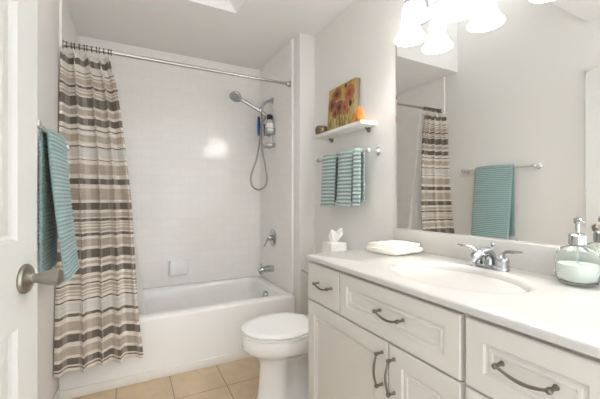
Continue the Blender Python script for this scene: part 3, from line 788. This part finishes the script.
# ------------------------------------------------------------ mirror
mi = thing('wall_mirror', 'large frameless wall mirror above the vanity backsplash', 'mirror', (XR, .80, 1.51))
MY0, MY1, MZ0, MZ1 = .222-.80, 1.350-.80, 1.0-1.51, 2.03-1.51
bm = new()
pl = lambda u, v, d: Vector((d-.0008, u, v))
def mring(i, k, d): return [pl(MY0+i, MZ0+i, d), pl(MY1-k, MZ0+i, d), pl(MY1-k, MZ1-i, d), pl(MY0+i, MZ1-i, d)]
loft(bm, [mring(0, 0, 0), mring(0, 0, -.0046), mring(.0015, .011, -.0055), mring(.003, .0115, -.0055)])
finish('mirror_pane', bm, MIRROR, mi, smooth=False)

# ------------------------------------------------------------ vanity light
vl = thing('vanity_light', 'chrome wall light bar with four glowing white bell shades above the mirror', 'wall light', (XR, .7725, 2.075))
bm = add_box(new(), -.022, 0, -.075, .075, -.038, .055, .006, 3); finish('back_plate', bm, CHROME, vl)
bm = add_tube(new(), [(-.034, -.42, -.012), (-.034, -.2, -.012), (-.034, .2, -.012), (-.034, .42, -.012)], .0085, 14)
add_tube(bm, [(-.01, 0, -.012), (-.034, 0, -.012)], .010, 12)
finish('bar', bm, CHROME, vl)
for i, y in enumerate((.3825, .1275, -.1275, -.3825)):
    bm = add_tube(new(), [(-.034, y-.05, -.012), (-.045, y-.045, .03), (-.075, y-.02, .062), (-.098, y, .060), (-.100, y, .035)], .0060, 10)
    finish('arm', bm, CHROME, vl)
    bm = add_lathe(new(), [(.006, .045), (.018, .040), (.026, .030), (.028, .012), (.027, .0)], (-.100, y, 0), n=24)
    finish('socket_cup', bm, CHROME, vl)
    bm = new()
    prof = [(.026, .020), (.030, .008), (.034, -.02), (.038, -.05), (.041, -.08), (.045, -.100), (.053, -.120), (.064, -.138), (.0735, -.152)]
    add_lathe(bm, prof+[(r-.003, h+.001) for r, h in prof[::-1]], (-.100, y, 0), n=36, cap0=False, cap1=False)
    sh = finish('lamp_shade', bm, SHADE, vl, angle=60); sh['label'] = 'glowing white bell glass shade'
    bm = new(); add_ball(bm, (-.100, y, -.05), .022, 8, (1, 1, 1.3)); finish('bulb', bm, BULB, vl)
    ld = bpy.data.lights.new('lamp', 'POINT'); ld.energy = LAMP_W; ld.color = (1, .985, .965); ld.shadow_soft_size = .035
    lo = bpy.data.objects.new('lamp_light', ld); C.objects.link(lo); lo.parent = vl; lo.location = (-.100, y, -.115)

# ------------------------------------------------------------ shelf and what stands on it
wsf = thing('wall_shelf', 'white wall shelf above the hand towel rail', 'shelf', (XR, 1.785, 1.589))
box = add_box(new(), -.118, -.0005, -.275, .275, .002, .024, .003, 2); finish('board', box, WHITE, wsf)
for y in (-.205, .205):
    bm = add_lathe(new(), [(.001, 0), (.015, 0), (.015, .006), (.011, .012), (.001, .014)], (0, y, -.012), (-1, 0, 0), 18)
    add_tube(bm, [(-.010, y, -.012), (-.022, y, -.006), (-.028, y, .002)], .006, 8)
    finish('bracket_peg', bm, PEWTER, wsf)['label'] = 'dark metal support peg'
pn = thing('canvas_painting', 'square canvas of orange poppies on yellow, leaning on the shelf', 'painting', (1.235, 1.815, 1.6135))
bm = new(); uvl = bm.loops.layers.uv.new('UVMap')
PW, PH, PD = .154, .308, .036
def ptile(x): return x
add_box(bm, -.0, PD, -PW, PW, 0, PH, .002)
cvo = finish('stretched_canvas', bm, WOOD, pn)
bm = new(); uvl = bm.loops.layers.uv.new('UVMap')
vv = [bm.verts.new(p) for p in ((-.0012, PW-.001, .001), (-.0012, -PW+.001, .001), (-.0012, -PW+.001, PH-.001), (-.0012, PW-.001, PH-.001))]
bk = [bm.verts.new(v.co+Vector((.0013, 0, 0))) for v in vv]
f = bm.faces.new(vv)
for l, q in zip(f.loops, ((0, 0), (1, 0), (1, 1), (0, 1))): l[uvl].uv = q
for i in range(4):
    j = (i+1) % 4; bm.faces.new((vv[i], bk[i], bk[j], vv[j]))
finish('painted_face', bm, PAINT, pn, smooth=False, recalc=True)
pn.rotation_euler = (0, math.radians(4.0), 0)
cb_ = thing('candle_holder', 'small brown glass candle holder at the far end of the shelf', 'candle holder', (1.205, 1.995, 1.6135))
finish('cup', add_lathe(new(), [(.001, 0), (.036, 0), (.042, .008), (.045, .03), (.041, .052), (.037, .056), (.034, .054), (.039, .03), (.034, .012), (.001, .010)], n=28), BRASSY, cb_)
finish('candle', add_lathe(new(), [(.001, .011), (.032, .0125), (.037, .03), (.001, .031)], n=20), SOAPW, cb_)
def ornament(label, loc, sx, h, tilt):
    t = thing('leaf_ornament', label, 'ornament', loc, tilt, 'orange ornaments beside the painting')
    bm = new(); rings = []
    for j in range(13):
        v = j/12; wdt = sx*(math.sin(PI*min(1, v*.9+.12))**.8)*(1-.25*v); th = .016*(1-v*.6)+.002
        rings.append([Vector((th*math.sin(q)+.010*v*v, wdt*math.cos(q)*(1+.06*math.sin(6*q))+.010*v, h*v)) for q in [2*PI*i/20 for i in range(20)]])
    loft(bm, rings); finish('leaf', bm, ORANGE, t)
    bm = new()
    for s_ in (-1, 0, 1): add_tube(bm, [(-.017, s_*sx*.35, h*.12), (-.012, s_*sx*.45, h*.5), (-.002, s_*sx*.3+.008, h*.85)], .0016, 6)
    finish('vein', bm, WOOD, t)['label'] = 'brown raised veins'
    return t
ornament('taller orange leaf ornament at the near end of the shelf', (1.185, 1.525, 1.6135), .030, .088, .5)
ornament('shorter orange leaf ornament touching the painting edge', (1.180, 1.572, 1.6135), .026, .066, -.3)

# ------------------------------------------------------------ towel rails and towels
def towel(name, y0, y1, zbar, xbar, side, rbar, front_len, back_len, drift, mtl, label, group, per=.0235, sep=.019, lean=0, rib=.0022, nY=18, ypin=None, bulge=.012):
    """cloth hung over a rail along Y; side = +1 when the room is towards +X"""
    bm = new(); uvl = bm.loops.layers.uv.new('UVMap')
    R_ = rbar+sep
    path = []                      # (x offset, z, arc)
    N1, N2 = int(front_len/per*8), int(back_len/per*8)
    arc = 0
    for i in range(N1+1):
        t = i/N1; d = 1-t
        path.append((R_*.9+drift*d**1.3, zbar-front_len*d, arc)); arc += front_len/N1
    for i in range(1, 13):
        q = PI*i/12; path.append((R_*.9*math.cos(q), zbar+R_*math.sin(q), arc)); arc += PI*R_/12
    for i in range(1, N2+1):
        t = i/N2; path.append((-R_*.9, zbar-back_len*t, arc)); arc += back_len/N2
    P = [Vector((a, 0, b_)) for a, b_, c in path]
    rows = []
    for i, (a, b_, s_) in enumerate(path):
        d = (P[min(i+1, len(P)-1)]-P[max(i-1, 0)]).normalized(); nrm = Vector((d.z, 0, -d.x))
        off = rib*math.sin(2*PI*s_/per)
        row = []
        for k in range(nY+1):
            u = k/nY; y = y0+(y1-y0)*u
            wv = .004*math.sin(u*5+b_*3)*(1 if a > 0 else .3)-(bulge*(2*u-1)**4 if a > 0 else 0)
            p = P[i]+nrm*(off+wv)
            if ypin and a > 0:     # the front sheet closes in or flares at the bottom
                dd = max(0, (zbar-b_)/front_len); y = y+ypin*(u-.5)*dd+lean*dd
            row.append(bm.verts.new((xbar+side*p.x, y, p.z)))
        rows.append(row)
    for i in range(len(rows)-1):
        for k in range(nY):
            f = bm.faces.new((rows[i][k], rows[i][k+1], rows[i+1][k+1], rows[i+1][k]))
            for l, (a, b_) in zip(f.loops, ((k, i), (k+1, i), (k+1, i+1), (k, i+1))): l[uvl].uv = (a/nY, path[b_][2])
    o = finish(name, bm, mtl, None, angle=180)
    md = o.modifiers.new('thick', 'SOLIDIFY'); md.thickness = .007; md.offset = -1
    tag(o, label, 'towel', group)
    return o
def rail(name, label, x_wall, side, y0, y1, z, out, round_post):
    t = thing(name, label, 'towel rail', (x_wall, (y0+y1)/2, z))
    h = (y1-y0)/2
    finish('bar', add_tube(new(), [(side*out, -h, 0), (side*out, h, 0)], .0085, 14), CLEAR if not round_post else BRIGHT, t)
    for s_ in (-1, 1):
        bm = add_lathe(new(), [(.001, 0), (.024, 0), (.024, .006), (.016, .012), (.011, .02), (.011, out-.016), (.016, out-.012), (.0175, out), (.015, out+.012), (.006, out+.018), (.001, out+.019)], (0, s_*h, 0), (side, 0, 0), 20)
        finish('post', bm, BRIGHT, t)
    return t
rail('towel_rail', 'chrome towel rail on the right wall below the shelf', XR, -1, 1.492, 2.06, 1.437, .075, True)
towel('hand_towel', 1.820, 1.986, 1.437, XR-.075, -1, .0085, .335, .30, .012, TEAL2, 'teal ribbed hand towel nearer the tub, on the rail below the shelf', 'hand towels below the shelf')
towel('hand_towel', 1.634, 1.780, 1.437, XR-.075, -1, .0085, .325, .30, .015, TEAL2, 'teal ribbed hand towel in the middle of the rail below the shelf', 'hand towels below the shelf')
towel('hand_towel', 1.556, 1.622, 1.437, XR-.075, -1, .0085, .322, .30, .004, TEAL2, 'narrow teal hand towel nearest the mirror, on the rail below the shelf', 'hand towels below the shelf', sep=.016)
rail('towel_rail', 'chrome towel rail on the left wall behind the door', XL, 1, 1.465, 2.095, 1.425, .072, True)
towel('bath_towel', 1.632, 1.968, 1.425, XL+.072, 1, .0085, .605, .58, .052, TEAL, 'large teal ribbed bath towel hanging on the left wall', None, per=.0165, sep=.019, rib=.0026)
